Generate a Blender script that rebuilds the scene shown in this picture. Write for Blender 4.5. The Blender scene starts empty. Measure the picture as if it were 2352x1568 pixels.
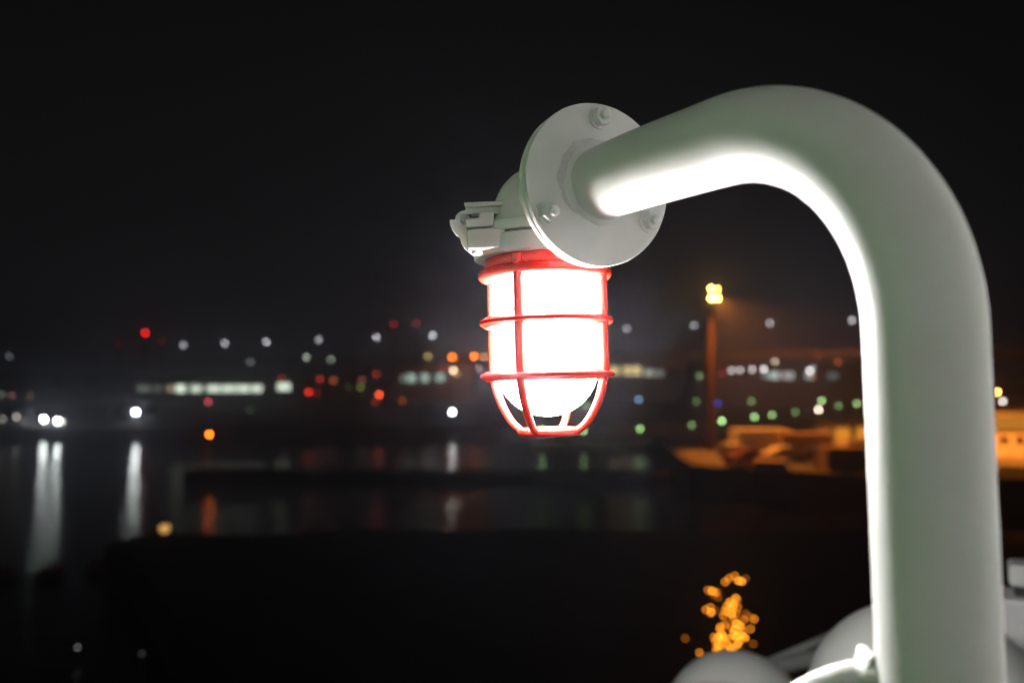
import bpy, math, random
from mathutils import Vector, Matrix

random.seed(7)
R = math.radians
sc = bpy.context.scene
col = sc.collection

# ------------------------------------------------------------------ camera, world, exposure
CAM = Vector((0.0, 0.0, 12.0))
FPX, CX, CY = 1829.0, 1176.0, 784.0            # focal length and centre in a 2352 x 1568 frame
PITCH = math.atan(66.0 / FPX)                  # horizon a little below the middle of the frame
FWD = Vector((0, math.cos(PITCH), math.sin(PITCH)))
UP = Vector((0, -math.sin(PITCH), math.cos(PITCH)))
cd = bpy.data.cameras.new('camera')
cam = bpy.data.objects.new('camera', cd); col.objects.link(cam)
cam.location = CAM
cam.rotation_euler = (math.pi / 2 + PITCH, 0, 0)
cd.sensor_width = 36.0
cd.lens = 36.0 * FPX / 2352.0
cd.clip_start, cd.clip_end = 0.02, 5000
cd.dof.use_dof = True
cd.dof.focus_distance = 0.765
cd.dof.aperture_fstop = 3.1
sc.camera = cam

HAZE = 0.0030                                   # density of the haze added for a glow round the lamps
world = bpy.data.worlds.new('World'); sc.world = world; world.use_nodes = True
wn, wl = world.node_tree.nodes, world.node_tree.links
bg = wn['Background']
sky = wn.new('ShaderNodeTexSky'); sky.sky_type = 'NISHITA'; sky.sun_disc = False
sky.sun_elevation = R(6); sky.sun_rotation = R(160); sky.altitude = 0
hs = wn.new('ShaderNodeHueSaturation'); hs.inputs['Saturation'].default_value = 0.05
wl.new(sky.outputs[0], hs.inputs['Color']); wl.new(hs.outputs[0], bg.inputs[0])
bg.inputs[1].default_value = 0.00135             # night

sd = bpy.data.lights.new('moonlight', 'SUN'); sd.energy = 0.004; sd.angle = R(0.5); sd.color = (1, .96, .9)
sun = bpy.data.objects.new('moonlight', sd); col.objects.link(sun)
sun.rotation_euler = (R(84), 0, R(160))

sc.view_settings.view_transform = 'Standard'; sc.view_settings.look = 'None'
sc.view_settings.exposure = 0; sc.view_settings.gamma = 1
sc.cycles.use_adaptive_sampling = False
sc.cycles.use_denoising = True
sc.cycles.max_bounces = 8; sc.cycles.diffuse_bounces = 4; sc.cycles.glossy_bounces = 3
sc.cycles.volume_bounces = 0
sc.cycles.sample_clamp_indirect = 12
sc.cycles.caustics_reflective = False
sc.cycles.filter_width = 1.1

LAMP_L = 225.0                                  # radiance of the lit lamp globe

# ------------------------------------------------------------------ helpers
def P(u, v, Y):
    d = Vector((1, 0, 0)) * ((u - CX) / FPX) + UP * ((CY - v) / FPX) + FWD
    return CAM + d * (Y / d.y)

class MB:
    def __init__(s): s.v, s.f, s.sm = [], [], []
    def add(s, vs, fs, smooth=False):
        o = len(s.v); s.v += [tuple(x) for x in vs]
        s.f += [tuple(i + o for i in f) for f in fs]; s.sm += [smooth] * len(fs)
        return s
    def box(s, c, size, M=None):
        x, y, z = (k / 2 for k in size); c = Vector(c)
        vs = [Vector((a * x, b * y, d * z)) for a in (-1, 1) for b in (-1, 1) for d in (-1, 1)]
        vs = [c + (M @ p if M else p) for p in vs]
        return s.add(vs, [(0, 1, 3, 2), (4, 6, 7, 5), (0, 4, 5, 1), (2, 3, 7, 6), (0, 2, 6, 4), (1, 5, 7, 3)])
    def prism(s, poly, d):
        n = len(poly); d = Vector(d); poly = [Vector(p) for p in poly]
        vs = poly + [p + d for p in poly]
        fs = [tuple(range(n)), tuple(range(2 * n - 1, n - 1, -1))] + [(i, i + n, (i + 1) % n + n, (i + 1) % n) for i in range(n)]
        return s.add(vs, fs)
    def tube(s, pts, r, n=12, caps=True, smooth=True, flat=1.0):
        pts = [Vector(p) for p in pts]; rs = r if isinstance(r, (list, tuple)) else [r] * len(pts)
        vs, fs = [], []; ref = None
        for i, p in enumerate(pts):
            t = (pts[min(i + 1, len(pts) - 1)] - pts[max(i - 1, 0)]).normalized()
            if ref is None:
                ref = Vector((0, 0, 1)) if abs(t.z) < .9 else Vector((0, 1, 0))
            a = (ref - t * ref.dot(t)).normalized(); b = t.cross(a); ref = a
            for k in range(n):
                an = 2 * math.pi * k / n
                vs.append(p + (a * math.cos(an) + b * math.sin(an) * flat) * rs[i])
        for i in range(len(pts) - 1):
            for k in range(n):
                fs.append((i * n + k, i * n + (k + 1) % n, (i + 1) * n + (k + 1) % n, (i + 1) * n + k))
        s.add(vs, fs, smooth)
        if caps:
            m = len(pts) - 1
            s.add(vs[:n], [tuple(range(n - 1, -1, -1))]); s.add(vs[m * n:], [tuple(range(n))])
        return s
    def lathe(s, prof, M, n=48, closed=False, smooth=True):
        vs, fs = [], []; m = len(prof)
        for k in range(n):
            an = 2 * math.pi * k / n
            for (r, z) in prof:
                vs.append(M @ Vector((r * math.cos(an), r * math.sin(an), z)))
        for k in range(n):
            for i in range(m if closed else m - 1):
                j = (i + 1) % m; k2 = (k + 1) % n
                fs.append((k * m + i, k2 * m + i, k2 * m + j, k * m + j))
        return s.add(vs, fs, smooth)
    def ball(s, c, r, n=10, m=6, sx=(1, 1, 1)):
        c = Vector(c); prof = [(math.sin(math.pi * i / m), -math.cos(math.pi * i / m)) for i in range(m + 1)]
        M = Matrix.Translation(c) @ Matrix.Diagonal((r * sx[0], r * sx[1], r * sx[2], 1))
        return s.lathe([(max(a, 1e-4), b) for a, b in prof], M, n)
    def build(s, name, mat, parent=None, bevel=None, segs=2, auto=None):
        me = bpy.data.meshes.new(name); me.from_pydata(s.v, [], s.f)
        me.polygons.foreach_set('use_smooth', s.sm); me.materials.append(mat); me.update()
        o = bpy.data.objects.new(name, me); col.objects.link(o)
        if parent is not None:
            o.parent = parent; o.matrix_parent_inverse = Matrix.Translation(-parent.location)
        if auto or bevel:
            w = o.modifiers.new('weld', 'WELD'); w.merge_threshold = 1e-6
        if bevel:
            b = o.modifiers.new('bevel', 'BEVEL'); b.width = bevel; b.segments = segs; b.limit_method = 'ANGLE'; b.angle_limit = R(35)
            b.harden_normals = False
        return o

def empty(name, loc, label=None, cat=None, group=None):
    o = bpy.data.objects.new(name, None); col.objects.link(o); o.location = loc; o.empty_display_size = .1
    if label: tag(o, label, cat, group)
    return o
def tag(o, label=None, cat=None, group=None, kind=None):
    if label: o['label'] = label
    if cat: o['category'] = cat
    if group: o['group'] = group
    if kind: o['kind'] = kind
    return o

# ------------------------------------------------------------------ materials
MATS = {}
def mat(name, c, rough=.5, metal=0., var=.12, scale=6., bump=0., bscale=60., spec=.5, sss=None, coat=0., dirt=None):
    if name in MATS: return MATS[name]
    m = bpy.data.materials.new(name); m.use_nodes = True; N, L = m.node_tree.nodes, m.node_tree.links
    b = N['Principled BSDF']; tc = N.new('ShaderNodeTexCoord')
    nz = N.new('ShaderNodeTexNoise'); nz.inputs['Scale'].default_value = scale; nz.inputs['Detail'].default_value = 6
    L.new(tc.outputs['Object'], nz.inputs['Vector'])
    rp = N.new('ShaderNodeValToRGB'); e = rp.color_ramp.elements
    e[0].position, e[1].position = .3, .7
    e[0].color = (*[x * (1 - var) for x in c], 1); e[1].color = (*[min(1, x * (1 + var)) for x in c], 1)
    L.new(nz.outputs[0], rp.inputs[0]); out = rp.outputs[0]
    if dirt:
        n2 = N.new('ShaderNodeTexNoise'); n2.inputs['Scale'].default_value = dirt[1]; n2.inputs['Detail'].default_value = 8; n2.inputs['Roughness'].default_value = .7
        L.new(tc.outputs['Object'], n2.inputs['Vector'])
        r2 = N.new('ShaderNodeValToRGB'); r2.color_ramp.elements[0].position = dirt[2]; r2.color_ramp.elements[1].position = dirt[2] + .08
        L.new(n2.outputs[0], r2.inputs[0])
        mx = N.new('ShaderNodeMix'); mx.data_type = 'RGBA'; mx.inputs[7].default_value = (*dirt[0], 1)
        L.new(r2.outputs[0], mx.inputs[0]); L.new(out, mx.inputs[6]); out = mx.outputs[2]
    L.new(out, b.inputs['Base Color'])
    b.inputs['Roughness'].default_value = rough; b.inputs['Metallic'].default_value = metal
    b.inputs['Specular IOR Level'].default_value = spec
    if coat: b.inputs['Coat Weight'].default_value = coat
    if sss:
        b.inputs['Subsurface Weight'].default_value = sss[0]; b.inputs['Subsurface Radius'].default_value = sss[1]; b.inputs['Subsurface Scale'].default_value = sss[2]
    if bump:
        n3 = N.new('ShaderNodeTexNoise'); n3.inputs['Scale'].default_value = bscale; n3.inputs['Detail'].default_value = 4
        L.new(tc.outputs['Object'], n3.inputs['Vector'])
        bp = N.new('ShaderNodeBump'); bp.inputs['Strength'].default_value = bump; bp.inputs['Distance'].default_value = .1 / bscale
        L.new(n3.outputs[0], bp.inputs['Height']); L.new(bp.outputs[0], b.inputs['Normal'])
    MATS[name] = m; return m

def glow(name, c, strength):
    m = bpy.data.materials.new(name); m.use_nodes = True; N, L = m.node_tree.nodes, m.node_tree.links
    N.remove(N['Principled BSDF']); e = N.new('ShaderNodeEmission')
    e.inputs[0].default_value = (*c, 1); e.inputs[1].default_value = strength
    L.new(e.outputs[0], N['Material Output'].inputs[0]); return m

WHITE = mat('white_enamel', (.60, .62, .585), .38, var=.05, scale=9, bump=.10, bscale=240, dirt=((.30, .28, .22), 38, .74))
PIPE = mat('pipe_enamel', (.60, .608, .588), .36, var=.07, scale=9, bump=.22, bscale=95, dirt=((.42, .40, .33), 60, .715))
CAST = mat('cast_enamel', (.82, .82, .815), .42, var=.05, scale=25, bump=.18, bscale=420, dirt=((.30, .25, .16), 55, .73))
WELD = mat('weld_enamel', (.46, .47, .45), .5, var=.15, scale=60, bump=.6, bscale=200)
RUBBER = mat('gasket_rubber', (.12, .12, .115), .7, scale=50)
RED = mat('red_guard_plastic', (.64, .030, .016), .28, var=.06, scale=20, sss=(.85, (1.0, .20, .08), .0030), coat=.3)
DECKW = mat('cabinet_and_bounce_white', (.84, .84, .83), .5, var=.06, scale=1.5, bump=.1, bscale=20, dirt=((.45, .38, .28), 6, .74))
FILLCUT = mat('fill_cut_dark_green', (.04, .08, .045), .5, var=.1, scale=3)
DECKG = mat('deck_green_paint', (.07, .13, .06), .55, var=.2, scale=4, bump=.3, bscale=80)
GREENW = mat('green_bounce_paint', (.24, .46, .22), .5, var=.1, scale=3)
GRP = mat('raft_shell_white', (.66, .68, .65), .4, var=.05, scale=4, bump=.15, bscale=60)
STRAP = mat('strap_webbing', (.05, .05, .05), .8)
ASPH = mat('quay_asphalt', (.075, .07, .065), .85, var=.4, scale=.35, bump=.4, bscale=4)
CONC = mat('concrete', (.24, .225, .20), .85, var=.25, scale=.5, bump=.2, bscale=4)
LAND = mat('shore_ground', (.085, .08, .07), .9, var=.4, scale=.1)
DARKS = mat('dark_steel', (.05, .05, .055), .5, var=.2, scale=2)
GALV = mat('galvanised_steel', (.38, .38, .37), .45, metal=.6, var=.1, scale=3)
CLAD = mat('shed_cladding', (.20, .19, .18), .7, var=.2, scale=.6)
CLADW = mat('pale_cladding', (.42, .40, .37), .7, var=.15, scale=.6)
ROOFM = mat('roof_sheet', (.09, .085, .085), .7, var=.2, scale=.4)
GLASSD = mat('dark_window_glass', (.02, .022, .025), .08)
BARK = mat('bark', (.09, .06, .04), .9, var=.3, scale=12)
LEAF = mat('conifer_needles', (.03, .055, .02), .7, var=.35, scale=8)
BOOMR = mat('boom_red', (.30, .035, .022), .6, var=.2, scale=3)
BOOMY = mat('boom_yellow', (.34, .20, .03), .6, var=.2, scale=3)

# water
WATER = bpy.data.materials.new('harbour_water'); WATER.use_nodes = True
N, L = WATER.node_tree.nodes, WATER.node_tree.links
b = N['Principled BSDF']; b.inputs['Base Color'].default_value = (.004, .006, .007, 1)
b.inputs['Roughness'].default_value = .10; b.inputs['IOR'].default_value = 1.33
tc = N.new('ShaderNodeTexCoord'); mp = N.new('ShaderNodeMapping'); mp.inputs['Scale'].default_value = (.75, 1.0, 1)
nz = N.new('ShaderNodeTexNoise'); nz.inputs['Scale'].default_value = .7; nz.inputs['Detail'].default_value = 4; nz.inputs['Roughness'].default_value = .58
L.new(tc.outputs['Object'], mp.inputs[0]); L.new(mp.outputs[0], nz.inputs['Vector'])
bp = N.new('ShaderNodeBump'); bp.inputs['Strength'].default_value = 1.0; bp.inputs['Distance'].default_value = .13
L.new(nz.outputs[0], bp.inputs['Height']); L.new(bp.outputs[0], b.inputs['Normal'])

# ------------------------------------------------------------------ the setting: water, shores, quays
def slab(name, poly, z0, z1, m, kind='structure'):
    o = MB().prism([(x, y, z0) for x, y in poly], (0, 0, z1 - z0)).build(name, m)
    if kind: o['kind'] = kind
    return o
w = MB().add([(-780, 2, 0), (780, 2, 0), (780, 860, 0), (-780, 860, 0)], [(0, 1, 2, 3)]).build('water', WATER); w['kind'] = 'structure'
slab('far_shore', [(-780, 141), (-60, 141), (-8, 143), (30, 150), (110, 150), (780, 150), (780, 860), (-780, 860)], -.8, 2.0, LAND)
slab('quay', [(17, 76), (34, 67), (150, 62), (150, 149.9), (48, 149.9), (46, 112), (19, 108)], -.8, 3.0, ASPH)
slab('pontoon', [(3, 121), (46, 121), (46, 127), (3, 127)], -.5, .9, CONC)
slab('breakwater', [(-36.5, 89), (19, 86.5), (19, 89.6), (-36.5, 92.5)], -.8, .75, mat('wet_rock', (.035, .033, .03), .8, var=.5, scale=1.5, bump=.6, bscale=2))
pj = random.Random(2)
slab('pier', [(-22 + 2.6 * i, 46.6 + 1.6 * min(1, i / 5) + pj.uniform(-.45, .45)) for i in range(32)] + [(60, 13), (-4, 13), (-7, 21), (-9, 26), (-13, 31), (-16, 36), (-20, 42), (-22.5, 44.5)], -.8, 2.4, mat('wet_pier_asphalt', (.028, .027, .027), .7, var=.4, scale=.4, bump=.4, bscale=4))

# viaduct: straight road on piers, lamp line fitted at 17 m above the eye
VA, VB = Vector((-221, 536, 0)), Vector((118, 268, 0))
vd = (VB - VA).normalized(); vn = Vector((-vd.y, vd.x, 0))
DZ = 18.0
def vpt(t): return VA + (VB - VA) * t
va = empty('viaduct', vpt(.5) + Vector((0, 0, 2)), 'long concrete road viaduct on piers behind the harbour', 'viaduct')
a, c = vpt(-.45), vpt(1.5)
prof = [(-6, 0), (6, 0), (6.3, 1.0), (6, 1.0), (5.7, .1), (-5.7, .1), (-6, 1.0), (-6.3, 1.0)]
MB().prism([a + vn * x + Vector((0, 0, DZ + z)) for x, z in [(-6.3, 1.1), (-6.3, -.4), (-3, -2.4), (3, -2.4), (6.3, -.4), (6.3, 1.1), (6, 1.1), (6, .1), (-6, .1), (-6, 1.1)]], c - a).build('deck', CONC, va)
k = 0
while k < 17:
    p = vpt(-.42 + k * .115)
    MB().tube([p + Vector((0, 0, 2)), p + Vector((0, 0, DZ - 4))], 1.25, 10, smooth=True).prism(
        [p + vn * x + vd * -1.2 + Vector((0, 0, DZ - 4 + z)) for x, z in [(-1.4, 0), (1.4, 0), (5, 1.6), (-5, 1.6)]], vd * 2.4).build('pier_column', CONC, va)
    k += 1

# ------------------------------------------------------------------ lamps of the harbour
def lum(T, Y, e, D=9.6):
    return T * (D / e) ** 2 * math.exp(HAZE * Y)
def ord_(n): return ['first', 'second', 'third', 'fourth', 'fifth', 'sixth', 'seventh', 'eighth', 'ninth', 'tenth', 'eleventh', 'twelfth'][n]
LAMP_I = [0]
def lamp(kind, u, v, Y, c, T, zg, label, group=None, e=3.0, cat=None, power=0):
    e = max(e, 3.0) if Y > 60 else e
    W = P(u, v, Y); r = e * Y / 796.0 / 2; LAMP_I[0] += 1
    g = glow('lamp_light_%d' % LAMP_I[0], c, lum(T, Y, e))
    name = {'street': 'street_lamp', 'flood': 'flood_lamp', 'dock': 'dock_lamp', 'beacon': 'warning_beacon', 'wall': 'wall_lamp'}[kind]
    o = empty(name, (W.x, W.y + (1.6 if kind == 'street' else 0), zg), label, cat or {'street': 'street lamp', 'flood': 'floodlight', 'dock': 'dock lamp', 'beacon': 'beacon', 'wall': 'lamp'}[kind], group)
    if power:
        ld = bpy.data.lights.new(name + '_light', 'SPOT'); ld.energy = power; ld.color = (1, .30, .09); ld.shadow_soft_size = r; ld.spot_size = R(165); ld.spot_blend = .5  # orange spot added at some lamps to brighten the viaduct and sheds behind
        lo_ = bpy.data.objects.new(name + '_light', ld); col.objects.link(lo_); lo_.parent = o; lo_.location = Vector((W.x, W.y + r * 1.3, W.z)) - o.location; lo_.rotation_euler = (R(95), 0, 0)
    if kind == 'street':
        q = Vector((W.x, W.y + 1.6, 0))
        MB().tube([(q.x, q.y, zg), (q.x, q.y, W.z - .5)], [.17, .10], 8).tube([(q.x, q.y, W.z - .55), (q.x, q.y - .2, W.z + r * .9), (q.x, q.y - 1.2, W.z + r * 1.1)], .08, 8).build('post', GALV, o)
        MB().ball((W.x, W.y, W.z + r * .95), r * 1.0, 10, 6, (1.0, 1.15, .28)).build('head', GALV, o)
        MB().ball(W, r, 10, 8, (1, 1, 1)).build('lens', g, o)
    elif kind == 'flood':
        MB().tube([(W.x, W.y + r * 1.6, zg), (W.x, W.y + r * 1.6, W.z + r)], .09, 8).build('post', GALV, o)
        MB().box((W.x, W.y + r * .9, W.z), (r * 2.3, r * .9, r * 2.2)).build('head', DARKS, o, bevel=r * .1)
        MB().ball(W, r, 12, 8, (1, .55, 1)).build('lens', g, o)
    elif kind == 'dock':
        MB().tube([(W.x, W.y, zg), (W.x, W.y, W.z - r * .8)], [.09, .06], 8).build('post', GALV, o)
        MB().ball(W, r, 10, 8).build('lens', g, o)
        MB().lathe([(r * .2, r * 1.35), (r * 1.15, r * .92), (r * 1.15, r * .8), (r * .2, r * .95)], Matrix.Translation(W), 10, closed=True).build('cap', DARKS, o)
    elif kind == 'wall':
        MB().tube([(W.x, W.y + r * 2.2, W.z + r * .6), (W.x, W.y + r, W.z + r * 1.2), (W.x, W.y, W.z + r * .9)], .05, 6).build('bracket', DARKS, o)
        MB().ball(W, r, 10, 8).build('lens', g, o)
    elif kind == 'beacon':
        wd = max(.5, r * 1.2); top = W.z - r
        m = MB()
        legs = [(-1, -1), (1, -1), (1, 1), (-1, 1)]
        for x, y in legs: m.tube([(W.x + x * wd * 1.8, W.y + y * wd * 1.8, zg), (W.x + x * wd * .4, W.y + y * wd * .4, top)], .09, 5)
        m.build('lattice_leg', DARKS, o)
        m = MB(); nb = 7
        for i in range(nb):
            t0, t1 = i / nb, (i + 1) / nb
            f0, f1 = wd * (1.8 - 1.4 * t0), wd * (1.8 - 1.4 * t1); z0, z1 = zg + (top - zg) * t0, zg + (top - zg) * t1
            for q in range(4):
                x0, y0 = legs[q]; x1, y1 = legs[(q + 1) % 4]
                m.tube([(W.x + x0 * f0, W.y + y0 * f0, z0), (W.x + x1 * f1, W.y + y1 * f1, z1)], .05, 4)
        m.build('lattice_brace', DARKS, o)
        MB().ball(W, r, 10, 8).build('lens', g, o)
    return o

WHT, COOL, GRN = (.93, .93, 1.0), (.90, 1.0, .97), (.50, .92, .32)
ORG, RDC, AMB, PCH = (1.0, .19, .010), (1.0, .035, .02), (1.0, .62, .2), (1.0, .72, .45)

# white street lamps on the viaduct
for i, (u, v, T) in enumerate([(421, 792, .19), (516, 788, .27), (612, 785, .32), (732, 780, .22), (865, 775, .30), (994, 770, .32), (1440, 754, .16), (1594, 747, .17), (1768, 742, .24), (1957, 735, .30)]):
    side = ['left', 'right'][i > 5]
    n = i if i < 6 else i - 6
    lamp('street', u, v, 17 * FPX / (850 - v), WHT, T, DZ + .1, '%s white viaduct street lamp from the left, %s of the red guard' % (ord_(n), side), 'street lamps along the viaduct')

# far shore, left of the caged lamp
lamp('flood', 101, 962, 146, COOL, 9.0, 2, 'brighter left one of two white floodlights on the far left quay', e=2.8, group='white floodlights of the far shore')
lamp('flood', 104, 972, 150, WHT, .55, 2, 'dimmer white floodlight just under the brightest one at the far left', e=2.4, group='white floodlights of the far shore')
lamp('flood', 132, 966, 146, COOL, 8.5, 2, 'right one of two bright white floodlights on the far left quay', e=2.8, group='white floodlights of the far shore')
lamp('flood', 142, 968, 151, (.95, 1, .85), .42, 2, 'greenish dim floodlight peeping out right of the bright pair', e=2.6, group='white floodlights of the far shore')
lamp('flood', 312, 946, 146, COOL, 11.0, 2, 'single bright white floodlight above the long streak on the water', e=2.8, group='white floodlights of the far shore')
lamp('flood', 1039, 946, 148, (.9, 1, 1), 2.6, 2, 'bright white floodlight left of the red lamp guard over the water', e=2.6, group='white floodlights of the far shore')
lamp('dock', 38, 957, 150, (1, .95, .8), .22, 2, 'dim cream lamp by the left edge on the far quay', e=3)
lamp('dock', 70, 950, 155, WHT, .035, 2, 'faint grey lamp left of the bright floodlight pair')
lamp('dock', 57, 968, 150, (1, .9, .8), .07, 2, 'faint cream lamp low between the left edge and bright floodlights')
lamp('dock', 6, 962, 150, (1, .95, .8), .10, 2, 'cream lamp cut by the left edge of the picture', e=3)
lamp('dock', 3, 905, 190, (.8, 1, .7), .05, 2, 'faint greenish lamp cut by the left edge, above the cream ones')
lamp('dock', 22, 818, 320, WHT, .05, 2, 'faint white lamp on a tall post at the far left skyline')
lamp('dock', 27, 908, 190, (1, .4, .4), .06, 2, 'faint pink lamp at the far left above the cream lamps')
lamp('dock', 69, 908, 190, (1, .5, .3), .035, 2, 'very faint orange lamp at the far left beside the pink one')
lamp('dock', 575, 831, 300, (.9, 1, .95), .055, 2, 'faint grey lamp on the skyline below the third viaduct lamp')
lamp('dock', 704, 820, 300, (.85, .95, .8), .20, 2, 'left one of two pale green lamps under the viaduct', e=2.3, group='pale green lamps under the viaduct')
lamp('dock', 760, 825, 300, (.85, .95, .8), .11, 2, 'right one of two pale green lamps under the viaduct', e=2.3, group='pale green lamps under the viaduct')
lamp('dock', 983, 818, 260, (.75, .6, .2), .25, 2, 'dull yellow lamp left of the orange lamps on the skyline')
lamp('dock', 1037, 820, 250, ORG, 1.1, 2, 'left of two bright orange lamps beside the red guard', e=2.5, power=1500, group='orange lamps left of the red guard')
lamp('dock', 1044, 821, 258, ORG, .22, 2, 'dim orange lamp half behind the left bright orange one', group='orange lamps left of the red guard')
lamp('dock', 1089, 818, 250, ORG, 1.2, 2, 'right of two bright orange lamps beside the red guard', e=2.5, power=1500, group='orange lamps left of the red guard')
lamp('dock', 1112, 819, 255, (1, .38, .15), .35, 2, 'dim orange lamp touching the edge of the red guard', group='orange lamps left of the red guard')
lamp('dock', 1041, 850, 240, PCH, .75, 2, 'peach lamp straight under the left bright orange lamp')
lamp('dock', 1050, 858, 236, AMB, .16, 2, 'blurred amber lamp just below the peach one', e=4)
lamp('dock', 1100, 846, 240, (1, .75, .6), .12, 2, 'faint beige lamp between the orange lamps and the guard ring', e=3)
lamp('dock', 1020, 846, 255, RDC, .07, 2, 'faint red lamp left of the peach lamp')
lamp('dock', 575, 942, 170, (.6, 1, .5), .018, 2, 'barely visible green lamp right of the long shed on the shore')
lamp('dock', 828, 889, 190, (.45, .6, .12), .11, 2, 'olive green lamp between the red lamps of the shore')
lamp('dock', 800, 890, 192, (.45, .6, .12), .02, 2, 'very faint olive lamp left of the olive green one')
lamp('dock', 1140, 886, 180, (.1, .6, .3), .10, 2, 'dark green lamp tucked beside the lower guard ring')
lamp('dock', 709, 900, 190, RDC, .45, 2, 'deep red lamp right of the long lit shed')
lamp('dock', 728, 902, 192, RDC, .06, 2, 'faint red lamp touching the deep red one')
lamp('dock', 871, 906, 185, (1, .10, .03), .80, 2, 'bright red orange lamp on the far shore')
lamp('dock', 862, 922, 182, (1, .12, .04), .08, 2, 'faint red lamp under the bright red orange lamp')
lamp('dock', 924, 920, 180, (1, .16, .04), .10, 2, 'faint rust lamp right of the bright red orange lamp', e=3)
lamp('dock', 864, 859, 230, (1, .12, .05), .11, 2, 'dull red lamp above the bright red orange lamp')
lamp('dock', 735, 870, 220, (1, .08, .04), .15, 2, 'dull red lamp above the deep red one')
lamp('dock', 648, 868, 225, (1, .16, .05), .09, 2, 'dull brown red lamp above the right end of the lit shed')
lamp('dock', 478, 922, 170, (1, .10, .14), .28, 2, 'pink red lamp straight above the orange breakwater light')
lamp('dock', 766, 873, 215, (1, .22, .05), .15, 2, 'broad rust orange lamp right of the dull red ones', e=5)
lamp('dock', 831, 872, 215, (1, .3, .2), .08, 2, 'dim salmon lamp above the olive green one', e=4)
lamp('beacon', 334, 764, 330, (1, .01, .015), .62, 2, 'bright red warning light on a lattice mast at the left')
lamp('beacon', 372, 783, 345, (1, .03, .03), .02, 2, 'very faint red warning light right of the bright red one')
lamp('beacon', 272, 790, 345, (1, .03, .05), .02, 2, 'very faint red warning light left of the bright red one')
lamp('beacon', 904, 744, 330, (1, .05, .05), .075, 2, 'left of two dim red warning lights high on masts', group='dim red mast beacons')
lamp('beacon', 957, 741, 345, (1, .05, .08), .055, 2, 'right of two dim red warning lights high on masts', group='dim red mast beacons')

# orange light on the end of the breakwater
lamp('dock', 481, 997, 90.6, (1.0, .16, .007), 2.6, .75, 'bright orange navigation light on the end of the breakwater', e=2.6, cat='navigation light')

# right of the caged lamp
greens = [(1340, 989, .42, 'half hidden at the foot of the red guard'), (1470, 984, .45, 'first bright one right of the guard'), (1589, 975, .16, 'dim one left of the tall mast'),
          (1658, 966, .75, 'brightest one, just right of the tall mast'), (1733, 957, .52, 'second bright one right of the mast'), (1773, 952, .34, 'middle one of the descending row'),
          (1827, 946, .13, 'dim one after the middle of the row')]
for u, v, T, t in greens:
    lamp('dock', u, v, 124, GRN, T, .9, 'green dock lamp on the pontoon, ' + t, 'green lamps on the pontoon', e=2.4)
lamp('dock', 1245, 985, 124, GRN, .5, .9, 'green dock lamp on the pontoon, behind the lit globe', 'green lamps on the pontoon', e=2.4)
for u, v, T, t in [(1345, 930, .15, 'pale one showing inside the red guard'), (1599, 921, .08, 'dull olive one left of the tall mast'), (1726, 921, .14, 'dim one right of the tall mast'), (1887, 920, .50, 'bright one touching the cream lamp'),
                   (1926, 932, .14, 'olive one right of the cream lamp'), (1968, 926, .38, 'one cut by the bent pipe')]:
    lamp('dock', u, v, 158, GRN, T, 2, 'green lamp of the rear row, ' + t, 'green lamps behind the quay', e=2.3)
lamp('dock', 1880, 940, 150, (1, .80, .6), 1.1, 2, 'bright cream lamp under the green one near the pipe', e=2.4)
lamp('dock', 1467, 917, 165, (.35, .62, 1.0), .22, 2, 'pale blue lamp right of the red guard', e=3)
lamp('dock', 1649, 925, 160, (.08, .10, 1.0), .16, 2, 'small blue lamp just right of the mast', e=2.6)
lamp('dock', 1860, 838, 230, (.15, .12, 1.0), .06, 2, 'faint violet lamp above the white window lamps', e=3)
for u, v, T, t in [(1680, 850, .28, 'leftmost'), (1700, 849, .28, 'second'), (1728, 848, .33, 'third'), (1755, 847, .52, 'rightmost and brightest')]:
    lamp('dock', u, v, 205, (1, .95, .95), T, 2, t + ' of four white lamps in a row right of the mast', 'row of four white lamps')
lamp('dock', 1780, 830, 230, (1, .85, .65), .28, 2, 'warm white lamp above the row of four white ones', e=2.6, power=30000)
lamp('dock', 1860, 851, 203, (1, .95, .92), .55, 2, 'bright white lamp right of the row of four')
lamp('dock', 1866, 845, 212, (.8, .9, 1), .15, 2, 'grey lamp half behind the bright white one')
lamp('dock', 1925, 832, 220, (1, .18, .05), .13, 2, 'dull red orange lamp near the bent pipe', power=45000)
lamp('dock', 1868, 866, 200, (1, .3, .1), .08, 2, 'faint orange lamp below the bright white lamp')
lamp('dock', 1607, 863, 200, (.55, .9, .35), .12, 2, 'dull green lamp left of the tall mast, above the dock row')
lamp('dock', 1628, 862, 204, (1, .7, .4), .05, 2, 'faint tan lamp in front of the tall mast')
lamp('dock', 1659, 857, 208, (1, .08, .04), .09, 2, 'dull red lamp left of the row of four white ones')
lamp('dock', 1877, 815, 250, (1, .05, .04), .05, 2, 'faint red lamp above the white lamps near the pipe')
lamp('dock', 2290, 900, 122, (1, .55, .12), 2.4, 3, 'bright orange lamp on the quay right of the bent pipe', e=2.6, power=30000)
lamp('dock', 2303, 921, 118, (1, .85, .78), .75, 3, 'white lamp below the orange one right of the bent pipe', e=2.4)
lamp('dock', 178, 1485, 33.5, WHT, .05, 0, 'tiny grey buoy light low on the dark water', e=1.8, cat='buoy light')
lamp('dock', 326, 1499, 33, WHT, .012, 0, 'barely visible buoy light right of the tiny grey one', e=1.8, cat='buoy light')

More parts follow.
